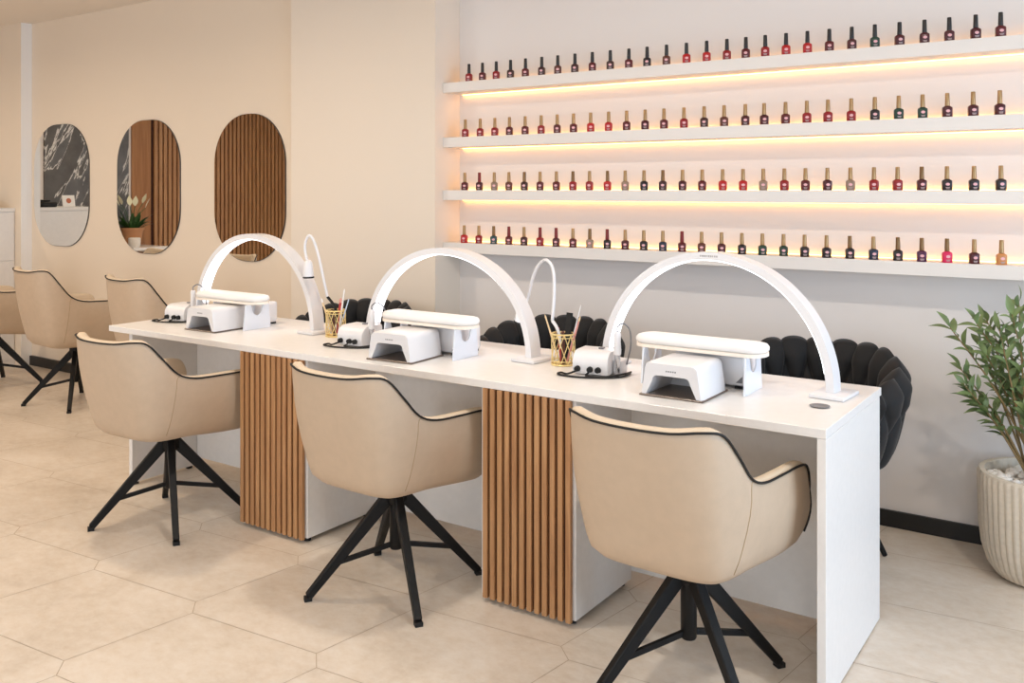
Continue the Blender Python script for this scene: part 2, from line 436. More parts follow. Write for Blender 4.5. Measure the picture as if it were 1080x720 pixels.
# ------------------------------------------------------------------ beige swivel chair
TOP = [(0, -.345, .803), (.11, -.340, .806), (.188, -.312, .814), (.222, -.272, .803), (.239, -.215, .738), (.244, -.150, .672), (.248, -.07, .642),
       (.253, .06, .634), (.257, .165, .630), (.257, .23, .615), (.254, .262, .565), (.248, .268, .51), (.226, .268, .484), (.13, .275, .480), (0, .277, .480)]
BAS = [(0, -.266), (.125, -.262), (.188, -.242), (.214, -.20), (.227, -.145), (.237, -.075), (.243, .0),
       (.247, .09), (.248, .165), (.248, .205), (.247, .228), (.242, .246), (.218, .256), (.13, .264), (0, .267)]
def mirror_loop(P):
    R = [Vector(p) for p in P]
    Lh = [Vector((-p[0], *p[1:])) for p in reversed(P[1:-1])]
    return R + Lh
def make_chair(label, group, lift=0., zs=1.):
    t = thing('swivel_chair', label, 'chair', group=group)
    SUB = 4
    top = catmull(mirror_loop(TOP), SUB); bas = catmull(mirror_loop([(a, b, .465-.042*min(1., max(0., (b+.06)/.26))) for a, b in BAS]), SUB)
    N = len(top)
    nrm = []
    for i in range(N):
        d = top[(i+1) % N]-top[(i-1) % N]; v = Vector((-d.y, d.x, 0))
        if v.length < 1e-5: v = -Vector((top[i].x, top[i].y, 0))
        v.normalize()
        if v.dot(Vector((top[i].x, top[i].y-.0, 0))) > 0: v = -v
        nrm.append(v)
    bot = .375
    def Z(z): return lift + bot + (z-bot)*zs if z > bot else lift + z
    bm = bmesh.new(); rows = []
    for sc, z in ((.45, .385), (.70, .390), (.86, .403), (.955, .428)):
        rows.append([Vector((p.x*sc, p.y*sc, z + (p.z-.465)*sc*.7)) for p in bas])
    for f in (0., .12, .28, .46, .64, .82, .94, 1.):
        rows.append([b.lerp(q, f) - nrm[i]*(.012*math.sin(PI*f)) for i, (b, q) in enumerate(zip(bas, top))])
    th = .040
    rows.append([q + nrm[i]*.010 + Vector((0, 0, .009)) for i, q in enumerate(top)])
    rows.append([q + nrm[i]*.028 + Vector((0, 0, .009)) for i, q in enumerate(top)])
    rows.append([q + nrm[i]*th + Vector((0, 0, -.004)) for i, q in enumerate(top)])
    inner = [b + nrm[i]*.045 for i, b in enumerate(bas)]
    for f in (.75, .45, .15, 0.):
        rows.append([Vector((*(a.lerp(q + nrm[i]*th, f)).xy, min((q.z-.004), .470+(q.z-.474)*f))) for i, (a, q) in enumerate(zip(inner, top))])
    V = [[bm.verts.new((p.x, p.y, Z(p.z))) for p in r] for r in rows]
    for ri, (A, B) in enumerate(zip(V, V[1:])):
        for k in range(N):
            f = bm.faces.new((A[k], A[(k+1) % N], B[(k+1) % N], B[k]))
            f.material_index = 1 if ri >= 11 else 0
    bm.faces.new(V[0]); bm.faces.new(V[-1])
    sh = finish('shell', bm, [M['leather'], M['leather_in_lit']], t, smooth=True, angle=180)
    # piping along the top edge, from one arm front to the other
    i0 = 10*SUB+2
    idx = list(range(-i0, i0+1))
    def down(i):
        return [Vector((rows[r][i % N].x, rows[r][i % N].y, Z(rows[r][i % N].z))) - nrm[i % N]*.003 for r in range(4, 11)]
    bm = bmesh.new(); tube(bm, down(-i0) + [Vector((top[i % N].x, top[i % N].y, Z(top[i % N].z)+.002)) - nrm[i % N]*.003 for i in idx] + down(i0)[::-1], .0035, 8)
    finish('piping', bm, M['piping'], t, smooth=True, angle=180)
    for s in (1, -1):
        bm = bmesh.new(); pts = []
        for r in range(3, 12):
            fi = (3.3 + 1.9*(r-3)/8)*SUB*s; i0_ = math.floor(fi); fr = fi-i0_
            a, b = rows[r][i0_ % N], rows[r][(i0_+1) % N]; q = a.lerp(b, fr)
            pts.append(Vector((q.x, q.y, Z(q.z))) - nrm[i0_ % N]*.0004)
        tube(bm, pts, .0014, 6); finish('seam', bm, M['seam'], sh, smooth=True, angle=180)
    # seat and back cushions
    bm = bmesh.new()
    sc = [(p.x*.80, p.y*.80+.01) for p in bas]
    lay = [(.90, .471), (1., .478), (1.0, .495), (.94, .507), (.75, .514), (.35, .517)]
    VV = [[bm.verts.new((x*k, y*k, Z(z))) for x, y in sc] for k, z in lay]
    for A, B in zip(VV, VV[1:]):
        for k in range(N): bm.faces.new((A[k], A[(k+1) % N], B[(k+1) % N], B[k]))
    bm.faces.new(VV[0]); bm.faces.new(VV[-1])
    finish('seat_cushion', bm, M['leather_in_lit'], t, smooth=True, angle=180)
    bm = bmesh.new()
    box(bm, -.150, .150, -.03, .03, -.10, .10, .026, 4)
    mtx = Matrix.Translation((0, -.205, Z(.635))) @ Matrix.Rotation(math.radians(-12), 4, 'X') @ Matrix.Diagonal((1, 1, zs, 1))
    # curve the pad round the sitter and lean it with the back
    for v in bm.verts:
        v.co.y += .35*v.co.x**2*2
        v.co = mtx @ v.co
    finish('back_cushion', bm, M['leather_in_lit'], t, smooth=True, angle=180)
    # base
    bm = bmesh.new(); lathe(bm, [(0, .30), (.032, .30), (.038, .308), (.038, .366+lift), (.07, .378+lift), (0, .384+lift)], 20)
    finish('swivel_hub', bm, M['blackmetal'], t, smooth=True)
    bm = bmesh.new(); lathe(bm, [(0, .138), (.020, .138), (.023, .143), (.023, .2995), (0, .2995)], 18)
    finish('column', bm, M['blackmetal'], t, smooth=True)
    base_rot = math.radians(12)
    for k in range(4):
        a = PI/4 + PI/2*k + base_rot; d = Vector((math.cos(a), math.sin(a), 0))
        bm = bmesh.new(); bar(bm, d*.016+Vector((0, 0, .338)), d*.308+Vector((0, 0, .014)), .030, .046, .024, .026)
        bmesh.ops.bevel(bm, geom=list(bm.edges), offset=.003, segments=1, affect='EDGES')
        lg = finish('leg', bm, M['blackmetal'], t)
        bm = bmesh.new(); bar(bm, d*.296+Vector((0, 0, .007)), d*.322+Vector((0, 0, .007)), .026, .014, .026, .014)
        finish('foot', bm, M['rubber'], lg)
    a = PI/4 + base_rot; d = Vector((math.cos(a), math.sin(a), 0))
    for s in (1, -1):
        bm = bmesh.new(); bar(bm, d*s*.015+Vector((0, 0, .155)), d*s*.20+Vector((0, 0, .118)), .012, .016, .012, .016)
        finish('brace', bm, M['blackmetal'], t)
    return t

G1 = 'beige swivel chairs'
c1 = make_chair('beige swivel armchair with black piping at the nearest desk station', G1)
c1.location = (-.356, -.100, 0); c1.rotation_euler = (0, 0, math.radians(-2))
dup(c1, (-1.478, -.080, 0), math.radians(-2), 'beige swivel armchair with black piping tucked between the two slatted pedestals', G1)
dup(c1, (-2.722, -.125, 0), math.radians(2), 'beige swivel armchair with black piping at the desk station farthest from the shelves', G1)
c4 = make_chair('beige swivel armchair facing the round-ended mirror with the plant reflection', G1, lift=.0, zs=1.20)
c4.location = (-5.12, .84, 0); c4.rotation_euler = (0, 0, math.radians(-4))
dup(c4, (-4.11, .86, 0), math.radians(-6), 'beige swivel armchair half hidden behind the left corner of the white desk', G1)
dup(c4, (-6.11, .80, 0), math.radians(-4), 'beige swivel armchair cut by the left picture edge beside the white cabinet', G1)

# ------------------------------------------------------------------ black woven armchairs
def make_black_chair(label, group):
    t = thing('woven_armchair', label, 'chair', group=group)
    # back: half ring from arm to arm, puffy interlaced straps
    a0, a1 = math.radians(-35), math.radians(215)      # local: chair faces -y, back at +y (90 deg)
    NA, NZ = 300, 40
    RX, RY = .275, .275
    K = 13
    def height(a):
        s = abs(a-PI/2)/math.radians(125)
        return .785 - .16*max(0, s-.3)**1.3
    def puff(u, v, side):
        """u: along the back in strap units; v: 0 bottom .. 1 top."""
        best = 0.
        for row in (0, 1):
            uu = u + (.5 if row else 0.) 
            d = (uu - math.floor(uu)) - .5
            if row == 0: w = .50*max(0., min(1., (.86-v)/.42))
            else: w = .52*max(0., min(1., (v-.36)/.48))
            if w > .02 and abs(d) < w:
                h = math.sqrt(max(0, 1-(d/w)**2))*min(1, w/.36)
                if row == 1: h *= 1.25
                best = max(best, h)
        return best
    bm = bmesh.new(); rings = []
    M2 = 2*NZ
    for i in range(NA+1):
        a = a0 + (a1-a0)*i/NA
        u = (a-a0)/(a1-a0)*K
        ht = height(a); ring = []
        endf = min(1., min(i, NA-i)/8.)
        for j in range(M2+1):
            q = j/M2                     # 0 inner bottom, .5 top rim, 1 outer bottom
            inner = q < .5
            v = q*2 if inner else (1-q)*2
            zz = .40 + (ht-.40)*v
            base_in, base_out = -.022, .022
            lean = -.085 + .115*v**.4
            p = puff(u + .0*v, v, inner)
            rim = math.cos(min(1., max(0., (v-.86)/.14))*PI/2)
            off = ((-1 if inner else 1)*(.020+.030*p))*(rim*.9+.1)*endf
            z2 = zz + (.020*p*(1-rim))
            r = lean + off
            ring.append(bm.verts.new(((RX+r)*math.cos(a), (RY+r)*math.sin(a), z2)))
        rings.append(ring)
    for A, B in zip(rings, rings[1:]):
        for j in range(M2): bm.faces.new((A[j], B[j], B[j+1], A[j+1]))
        bm.faces.new((A[0], A[-1], B[-1], B[0]))
    bm.faces.new(rings[0]); bm.faces.new(list(reversed(rings[-1])))
    finish('woven_back', bm, M['velvet'], t, smooth=True, angle=180)
    bm = bmesh.new(); lathe(bm, [(0, .36), (.17, .36), (.20, .375), (.215, .41), (.212, .445), (.19, .468), (.12, .475), (0, .477)], 40)
    finish('seat', bm, M['velvet'], t, smooth=True, angle=180)
    bm = bmesh.new(); lathe(bm, [(0, .335), (.16, .335), (.16, .3599), (0, .3599)], 30)
    finish('seat_base', bm, M['blackmetal'], t, smooth=True)
    for k in range(4):
        a = PI/4+PI/2*k; d = Vector((math.cos(a), math.sin(a), 0))
        bm = bmesh.new(); tube(bm, [d*.13+Vector((0, 0, .345)), d*.31+Vector((0, 0, 0.004))], [.017, .010], 12)
        finish('leg', bm, M['blackmetal'], t, smooth=True)
    return t
G2 = 'black woven armchairs behind the desk'
b1 = make_black_chair('black woven velvet armchair behind the nearest, right-hand end of the desk', G2)
b1.location = (-.325, .97, 0)
dup(b1, (-1.50, .95, 0), math.radians(4), 'black woven velvet armchair behind the middle station of the white desk', G2)
dup(b1, (-2.70, .925, 0), math.radians(-3), 'black woven velvet armchair behind the farthest desk station and first gold cup', G2)

# ------------------------------------------------------------------ shelves and bottles
SY, SD, TH = 1.383, .15, .054
SZ = [1.9944, 1.6966, 1.4089, 1.1241]
SN = ['top', 'second', 'third', 'bottom']
SW = ['topmost of the four', 'second from the top of the four', 'third from the top of the four', 'lowest of the four']
for i, z in enumerate(SZ):
    bm = bmesh.new(); box(bm, NX+.001, .95, SY, NW-.0005, z-TH, z, .001, 1)
    s = finish('display_shelf', bm, M['shelf'])
    tag(s, 'long white lit wall shelf of nail polish, %s' % SW[i], 'shelf', 'lit wall shelves')
    bm = bmesh.new(); box(bm, NX+.03, .93, NW-.012, NW-.002, z+.0005, z+.003)
    finish('led_strip', bm, M['ledwarm'], s)
    if i < 3:
        bm = bmesh.new(); box(bm, NX+.03, .93, NW-.016, NW-.004, z-TH-.003, z-TH-.0005)
        finish('led_strip', bm, M['ledwarm'], s)

COL = dict(dr=((86, 18, 22), 'dark red'), rd=((136, 22, 26), 'red'), br=((172, 26, 28), 'bright red'), mr=((70, 18, 24), 'maroon'),
           bk=((34, 26, 28), 'near-black'), bn=((92, 48, 36), 'brown'), gr=((30, 56, 44), 'dark green'), tl=((44, 72, 74), 'teal'),
           tp=((140, 116, 98), 'taupe'), nv=((30, 40, 58), 'navy'), pk=((206, 34, 84), 'hot pink'), tn=((190, 128, 74), 'tan'), pu=((74, 30, 62), 'plum'),
           cb=((62, 32, 30), 'dark brown'))
polish = {k: mat('polish_'+k, v[0], .3, coat=.15, spec=.35) for k, v in COL.items()}
ROWS = [
    ([117,165,214,265,318,376,433,494,556,620,686,751,820,891,963,1035], [90,159,233,309,387,467,549,637,726,814,908,997],
     'rd dr rd cb dr cb bn cb dr cb dr bk bn br br rd dr rd br br dr mr gr mr mr mr mr dr', 'k'*28),
    ([104,157,209,261,317,374,431,489,550,614,678,744,811,882,954,1025], [88,155,231,307,382,465,549,634,719,807,899,994],
     'rd rd rd dr dr rd dr dr br br dr mr dr rd cb bn mr mr dr rd rd rd bk gr gr mr mr mr', 'g'*28),
    ([102,154,207,259,314,370,428,487,546,610,673,740,807,877,947,1020], [80,152,227,302,380,462,546,630,716,806,902,998],
     'dr mr tp bn cb dr dr rd rd br tp bk cb mr dr br br tp rd dr mr tp rd rd mr bk bk bk', 'grggbggbgbggbgggggggggggbggg'),
    ([100,152,205,259,313,370,427,487,547,609,673,739,807,875,945,1016], [76,149,224,299,377,460,544,631,716,806,903,1000],
     'br rd tl dr cb rd mr dr tp bk mr bk nv dr bn mr bk gr gr bk bk bk nv bk pu pk mr tn', 'ggbrgrrgbrgggrgggggggbgbbbgg'),
]
CAPS = dict(k=('blackcap', 'black'), g=('goldcap', 'gold'), b=('bronzecap', 'bronze'), r=('redcap', 'dark red'))
ORD = ['', 'first', 'second', 'third', 'fourth', 'fifth', 'sixth', 'seventh', 'eighth', 'ninth', 'tenth', 'eleventh', 'twelfth', 'thirteenth', 'fourteenth']
bm = bmesh.new()
prof = rrect(.0365, .027, .008, 5)
lay = [(.92, 0.), (1., .002), (1., .034), (.93, .039), (.62, .0425), (.5, .0445)]
VV = [[bm.verts.new((x*k, y*k, z)) for x, y in prof] for k, z in lay]
for A, B in zip(VV, VV[1:]):
    for k in range(len(prof)): bm.faces.new((A[k], A[(k+1) % len(prof)], B[(k+1) % len(prof)], B[k]))
bm.faces.new(VV[0]); bm.faces.new(VV[-1])
tmp = finish('bottle_body', bm, M['blackcap'], None, smooth=True, angle=50); me_body = tmp.data; bpy.data.objects.remove(tmp)
bm = bmesh.new(); lathe(bm, [(0, .0445), (.0088, .0445), (.0092, .047), (.0080, .093), (.0072, .095), (0, .095)], 16)
tmp = finish('bottle_cap', bm, M['blackcap'], None, smooth=True, angle=50); me_cap = tmp.data; bpy.data.objects.remove(tmp)
bm = bmesh.new()
prism(bm, [(.0078*math.cos(2*PI*k/14), .024+.0058*math.sin(2*PI*k/14)) for k in range(14)], 'y', -.0142, -.0136, 0)
prism(bm, [(-.0075, .0095), (.0075, .0095), (.0075, .0125), (-.0075, .0125)], 'y', -.0142, -.0136, 1)
prism(bm, [(-.006, .0055), (.006, .0055), (.006, .008), (-.006, .008)], 'y', -.0142, -.0136, 1)
tmp = finish('printed_mark', bm, [M['print_pink'], M['print_white']], None); me_mark = tmp.data; bpy.data.objects.remove(tmp)
bodies = {}; caps = {}
for k, m in polish.items():
    me = me_body.copy(); me.materials.clear(); me.materials.append(m); bodies[k] = me
for k, (mn, _) in CAPS.items():
    me = me_cap.copy(); me.materials.clear(); me.materials.append(M[mn]); caps[k] = me
FOC, HYP, YAW, CAM = 963.2, 200.16, math.radians(34.396), Vector((.6965, -2.5268, 1.4107))
cs, sn = math.cos(YAW), math.sin(YAW)
def shelf_x(px, yy):
    a = (px-540)/FOC
    return CAM.x + (yy-CAM.y)*(cs*a-sn)/(sn*a+cs)
SHN = ['the top shelf', 'the second shelf down', 'the third shelf down', 'the bottom shelf']
for ri, (pa, pb, cols, cp) in enumerate(ROWS):
    xs = [460+p/3.375 for p in pa] + [760+p/3.375 for p in pb]
    cols = cols.split(); n = len(xs)
    for k, px in enumerate(xs):
        yy = SY + .028 + random.uniform(-.003, .003)
        pos = ('%s from left' % ORD[k+1]) if k < 14 else ('%s from right' % ORD[n-k])
        cn, pn = CAPS[cp[k]][1], COL[cols[k]][1]
        b = thing('nail_polish_bottle', '%s nail polish bottle with %s cap, %s on %s' % (pn, cn, pos, SHN[ri]), 'nail polish',
                  (shelf_x(px, yy), yy, SZ[ri]), math.radians(random.uniform(16, 30)), 'nail polish bottles on ' + SHN[ri])
        link('bottle_body', bodies[cols[k]], b); link('cap', caps[cp[k]], b); link('printed_mark', me_mark, b)

# ------------------------------------------------------------------ mirrors
def wall_mirror(xc, label, w, zc):
    h = .95
    t = thing('wall_mirror', label, 'mirror', (xc, MW, zc), 0, 'oblong wall mirrors')
    bm = bmesh.new(); A, B = prism(bm, rrect(w, h, .32, 14), 'y', -.008, -.0005)
    finish('frame', bm, M['steel'], t)
    bm = bmesh.new(); prism(bm, rrect(w-.004, h-.004, .318, 14), 'y', -.0095, -.0082)
    finish('mirror_glass', bm, M['mirror'], t)
    return t
wall_mirror(-4.02, 'round-ended wall mirror reflecting wood slats, rightmost of three', .69, 1.425)
wall_mirror(-5.105, 'round-ended wall mirror reflecting a potted white-flowered plant, middle of three', .745, 1.432)
wall_mirror(-6.235, 'round-ended wall mirror reflecting grey marble and a white cabinet, leftmost', .78, 1.447)

# ------------------------------------------------------------------ left cabinet and its things
cab = thing('storage_cabinet', 'tall white cabinet at the left picture edge', 'cabinet', (-7.2, 1.03, 0))
bm = bmesh.new(); box(bm, -.43, .43, -.25, .2545, .0, 1.235, .002, 1); finish('carcass', bm, M['laminate'], cab)
bm = bmesh.new(); box(bm, -.44, .437, -.265, .2545, 1.2355, 1.265, .002, 1); finish('cabinet_top', bm, M['laminate'], cab)
for z0, z1 in ((.06, .82), (.83, 1.225)):
    bm = bmesh.new(); box(bm, -.425, .425, -.268, -.2505, z0, z1, .002, 1); finish('door', bm, M['laminate'], cab)
bm = bmesh.new(); box(bm, .4305, .436, -.24, .245, .05, .835, .002, 1); finish('side_panel', bm, M['laminate'], cab)
bm = bmesh.new(); box(bm, .4305, .436, -.24, .245, .845, 1.225, .002, 1); finish('side_panel', bm, M['laminate'], cab)
dev = thing('card_machine', 'small black device lying on top of the white cabinet', 'device', (-6.95, 1.12, 1.265))
bm = bmesh.new(); box(bm, -.14, .12, -.07, .07, .0, .045, .015, 3); finish('body', bm, M['rubber'], dev, smooth=True)
bm = bmesh.new(); box(bm, -.09, .04, -.05, .05, .0455, .062, .006, 2); finish('lid', bm, M['blackmetal'], dev, smooth=True)

# ------------------------------------------------------------------ reception things seen in the mirrors
ct = thing('reception_counter', 'white reception counter by the grey marble wall, edge reflected in the middle mirror', 'counter', (XE+.45, -.40, 0))
bm = bmesh.new(); box(bm, -.25, .25, -.31, .55, .0, 1.035, .002, 1); finish('body', bm, M['laminate'], ct)
bm = bmesh.new(); box(bm, -.28, .28, -.33, .57, 1.0355, 1.06, .002, 1); finish('countertop', bm, M['laminate'], ct)
card = thing('printed_card', 'white card with small orange print standing on the white cabinet, seen in the mirror', 'card', (-6.88, .925, 1.2655))
bm = bmesh.new(); box(bm, -.003, .003, -.055, .055, .0006, .10, rot=Matrix.Rotation(math.radians(-10), 4, 'Y')); finish('card_sheet', bm, M['paper'], card)
bm = bmesh.new(); prism(bm, [(.022*math.cos(2*PI*k/18), .052+.022*math.sin(2*PI*k/18)) for k in range(18)], 'x', .0035, .0045)
for v in bm.verts: v.co = Matrix.Rotation(math.radians(-10), 4, 'Y') @ v.co
finish('print', bm, M['card_print'], card)
sf = thing('side_shelf', 'white wall shelf under the plant reflected in the middle mirror', 'shelf', (XE+.04, -1.27, .70))
bm = bmesh.new(); box(bm, .0005, .55, -.22, .26, 0, .035, .002, 1); finish('shelf_board', bm, M['laminate'], sf)
bm = bmesh.new()
for yy in (-.16, .12): box(bm, .0005, .25, yy-.012, yy+.012, -.05, -.0005)
finish('bracket', bm, M['laminate'], sf)
lily = thing('potted_peace_lily', 'white-flowered plant in terracotta pot, reflected in the middle mirror', 'plant', (XE+.29, -1.19, .735))
bm = bmesh.new(); lathe(bm, [(0, 0), (.085, 0), (.125, .20), (.135, .20), (.138, .225), (.12, .225), (.118, .20), (0, .195)], 28); finish('pot', bm, M['terracotta'], lily, smooth=True)
bm = bmesh.new(); fl = bmesh.new(); st = bmesh.new()
def blade(bm, base, dirv, ln, wd, droop, seg=6):
    base = Vector(base); d = Vector(dirv).normalized(); side = d.cross(Vector((0, 0, 1)))
    side = side.normalized() if side.length > 1e-4 else Vector((1, 0, 0))
    prev = None
    for i in range(seg+1):
        s = i/seg; p = base + d*ln*s + Vector((0, 0, -droop*s*s)); w = wd*math.sin(PI*min(.98, max(.02, s))**.8)
        up = side.cross(d)*.15*w
        q = [bm.verts.new(p-side*w+up), bm.verts.new(p), bm.verts.new(p+side*w+up)]
        if prev:
            bm.faces.new((prev[0], prev[1], q[1], q[0])); bm.faces.new((prev[1], prev[2], q[2], q[1]))
        prev = q
rl = random.Random(3)
for k in range(34):
    a = rl.uniform(0, 2*PI); e = rl.uniform(.55, 1.45)
    blade(bm, (.05*math.cos(a), .05*math.sin(a), .19), (math.cos(a)*math.cos(e), math.sin(a)*math.cos(e), math.sin(e)), rl.uniform(.26, .36), .034, rl.uniform(.05, .2))
for k in range(6):
    a = 2*PI*k/6+.3; top = Vector((.13*math.cos(a), .16*math.sin(a), .46+.07*rl.random()))
    tube(st, [(.02*math.cos(a), .02*math.sin(a), .19), top*.6+Vector((0, 0, .12)), top], .004, 6)
    blade(fl, top, (math.cos(a)*.4, math.sin(a)*.5, 1), .13, .032, .0)
finish('leaves', bm, M['lilyleaf'], lily, smooth=True, angle=180); finish('flowers', fl, M['spathe'], lily, smooth=True, angle=180); finish('flower_stems', st, M['lilyleaf'], lily, smooth=True)
wp = thing('white_planter', 'small rough white pot beside the reflected terracotta pot', 'pot', (XE+.50, -1.08, .735))
bm = bmesh.new(); lathe(bm, [(0, 0), (.05, 0), (.066, .03), (.066, .11), (.058, .115), (.055, .09), (0, .085)], 40, fn=lambda r, z, a: r*(1+.02*math.cos(20*a))); finish('pot_wall', bm, M['pebble'], wp, smooth=True)

# ------------------------------------------------------------------ desk-top equipment
def arch_lamp(xc, a, yc, h, label, mark=False):
    t = thing('arch_desk_lamp', label, 'lamp', (xc, yc, T+.0006), math.radians(-4), 'arched white desk lamps')
    wd, th = .062, .026; N = 64
    def ring(r, zoff=0):
        pass
    def strip(name, ro, ri, w, m, k0, k1, par):
        bm = bmesh.new(); prev = None
        for i in range(k0, k1+1):
            u = i/N
            # legs straighten near the foot
            ang = PI*u; cx, sz = math.cos(ang), math.sin(ang)
            po = (a*cx, h*sz); nr = Vector((cx/a, 0, sz/h)).normalized()
            q = []
            for off, yy in ((ro, -w/2), (ro, w/2), (ri, w/2), (ri, -w/2)):
                q.append(bm.verts.new((po[0]+nr.x*off, yy, .012+po[1]+nr.z*off)))
            if prev:
                for k in range(4): bm.faces.new((prev[k], prev[(k+1) % 4], q[(k+1) % 4], q[k]))
            else: bm.faces.new(q)
            prev = q
        bm.faces.new(list(reversed(prev)))
        return finish(name, bm, m, par, smooth=True, angle=50)
    arc = strip('arch', 0, -th, wd, M['whiteplastic'], 0, N, t)
    strip('led_strip', -th-.0003, -th-.003, wd*.86, M['ledwhite'], 3, N-3, arc)
    if mark:
        bm = bmesh.new()
        for k in range(9):
            xx = -.030+.0075*k
            box(bm, xx, xx+(.0052 if k % 3 else .0038), -wd/2-.0006, -wd/2-.0001, .012+h-.0165, .012+h-.0105)
        finish('brand_mark', bm, M['greymark'], arc)
    for s in (1, -1):
        bm = bmesh.new(); box(bm, s*(a-.011)-.055, s*(a-.011)+.055, -.075, .075, 0, .013, .004, 2)
        finish('foot', bm, M['whiteplastic'], t, smooth=True)
    return t
arch_lamp(-.512, .430, .458, .425, 'arched white LED desk lamp at the nearest desk station', True)
arch_lamp(-1.652, .458, .43, .40, 'arched white LED desk lamp at the middle desk station')
arch_lamp(-2.848, .472, .44, .425, 'arched white LED desk lamp at the farthest desk station')

def uv_lamp(label, loc, rz):
    t = thing('nail_curing_lamp', label, 'nail lamp', loc, rz, 'white nail curing lamps')
    w, h, d = .210, .108, .205
    outer = [(w/2, .006)]
    for k in range(7): a = PI/2*k/6; outer.append((w/2-.012-.022+.022*math.cos(a), h-.022+.022*math.sin(a)))
    for k in range(7): a = PI/2+PI/2*k/6; outer.append((-w/2+.012+.022+.022*math.cos(a), h-.022+.022*math.sin(a)))
    outer.append((-w/2, .006))
    inner = [(.085, .006)]
    for k in range(7): a = PI/2*k/6; inner.append((.064-.018+.018*math.cos(a), .068-.018+.018*math.sin(a)))
    for k in range(7): a = PI/2+PI/2*k/6; inner.append((-.064+.018+.018*math.cos(a), .068-.018+.018*math.sin(a)))
    inner.append((-.085, .006))
    bm = bmesh.new(); n = len(outer)
    def loop(P, y, k=1.): return [bm.verts.new((x*k, y, z)) for x, z in P]
    def sh(P, k): return [(x*(1-k*.10), .006+(z-.006)*(1-k*.06)) for x, z in P]
    O = [loop(sh(outer, .5), 0), loop(outer, .012), loop(outer, d-.02), loop(sh(outer, .6), d)]
    I = [loop(inner, 0), loop([(x*.94, z) for x, z in inner], d-.03)]
    for A, B in ((O[0], O[1]), (O[1], O[2]), (O[2], O[3]), (I[0], I[1])):
        for k in range(n-1): bm.faces.new((A[k], A[k+1], B[k+1], B[k]))
    for k in range(n-1): bm.faces.new((O[0][k], O[0][k+1], I[0][k+1], I[0][k]))
    bm.faces.new(O[3]); bm.faces.new(I[1])
    finish('housing', bm, M['whiteplastic'], t, smooth=True, angle=35)
    bm = bmesh.new(); box(bm, -w/2-.003, w/2+.003, -.004, d+.002, 0, .0055, .002, 1); finish('base_plate', bm, M['darkplate'], t)
    bm = bmesh.new()
    for k in range(5): box(bm, -.017+.0075*k, -.0125+.0075*k, .0, .0005, .081, .0855)
    for v in bm.verts: v.co.y -= .0003
    finish('brand_mark', bm, M['greyplastic'], t)
    return t
GU = 'white nail curing lamps'
uv = uv_lamp('white nail curing lamp with open front at the nearest desk station', (-.502, .098, T+.0006), 0)
dup(uv, (-1.640, .062, T+.0006), math.radians(4), 'white nail curing lamp with open front at the middle desk station', GU)
dup(uv, (-2.862, .128, T+.0006), math.radians(1), 'white nail curing lamp with open front at the farthest desk station', GU)

def armrest(label, loc, rz=0.):
    t = thing('hand_rest', label, 'hand rest', loc, rz, 'padded hand rests')
    def pad(z0, z1, k, bulge):
        bm = bmesh.new(); P = rrect(.455, .125, .055, 8)
        hh = z1-z0
        lay = [(-.006, z0), (0, z0+hh*.25), (0, z0+hh*.6), (-.006, z0+hh*.88), (-.018, z1), (-.04, z1+bulge)]
        VV = []
        for off, z in lay:
            Q = rrect(.455+2*off, .125+2*off, max(.01, .055+off), 8); VV.append([bm.verts.new((x, y, z)) for x, y in Q])
        for A, B in zip(VV, VV[1:]):
            for q in range(len(A)): bm.faces.new((A[q], A[(q+1) % len(A)], B[(q+1) % len(B)], B[q]))
        bm.faces.new(VV[0]); bm.faces.new(VV[-1]); return bm
    cu = finish('cushion', pad(.130, .158, 1, .004), M['armwhite'], t, smooth=True, angle=180)
    bm = bmesh.new(); P = rrect(.452, .122, .054, 8); prism(bm, P, 'z', .1185, .1298); finish('cushion_base', bm, M['armcream'], t)
    for s in (1, -1):
        # plate with a U notch at the top, standing across the cushion
        poly = [(-.080, 0), (.080, 0), (.066, .118)]
        poly += [(.038, .118)]
        for k in range(9):
            a = -PI*k/8; poly.append((.03*math.cos(a), .098+.034*math.sin(a)))
        poly += [(-.038, .118), (-.066, .118)]
        bm = bmesh.new(); prism(bm, poly, 'x', s*.178-.003, s*.178+.003)
        finish('stand', bm, M['acrylic'], t)
    return t
GA = 'padded white hand rests'
ar = armrest('white padded hand rest on acrylic stands at the nearest desk station', (-.502, .335, T+.0006))
dup(ar, (-1.625, .285, T+.0006), 0, 'white padded hand rest on acrylic stands at the middle desk station', GA)
dup(ar, (-2.880, .325, T+.0006), 0, 'white padded hand rest on acrylic stands at the farthest desk station', GA)

def dust_box(label, loc, rz=0.):
    t = thing('dust_collector', label, 'dust collector', loc, rz, 'white nail dust collectors')
    bm = bmesh.new(); box(bm, -.125, .125, -.075, .075, .008, .108, .012, 3); finish('housing', bm, M['whiteplastic'], t, smooth=True, angle=60)
    bm = bmesh.new(); lathe(bm, [(.05, .1083), (.05, .1105), (.044, .1105), (.044, .1083)], 28); lathe(bm, [(0, .1085), (.04, .1085), (.04, .1095), (0, .1095)], 28)
    for k in range(6): box(bm, -.04, .04, -.034+.0125*k, -.030+.0125*k, .1096, .111)
    finish('fan_grille', bm, M['greyplastic'], t)
    bm = bmesh.new()
    for sx in (-1, 1):
        for sy in (-1, 1): box(bm, sx*.10-.014, sx*.10+.014, sy*.06-.012, sy*.06+.012, 0, .0078)
    finish('feet', bm, M['rubber'], t)
    bm = bmesh.new(); prism(bm, [(.092, .02), (.114, .02), (.114, .042)], 'y', -.0765, -.0752); finish('side_vent', bm, M['greyplastic'], t)
    return t
GD = 'white nail dust collectors'
db = dust_box('white dust collector box under the hand rest at the nearest desk station', (-.478, .425, T+.0006))
dup(db, (-1.615, .372, T+.0006), 0, 'white dust collector box under the hand rest at the middle desk station', GD)
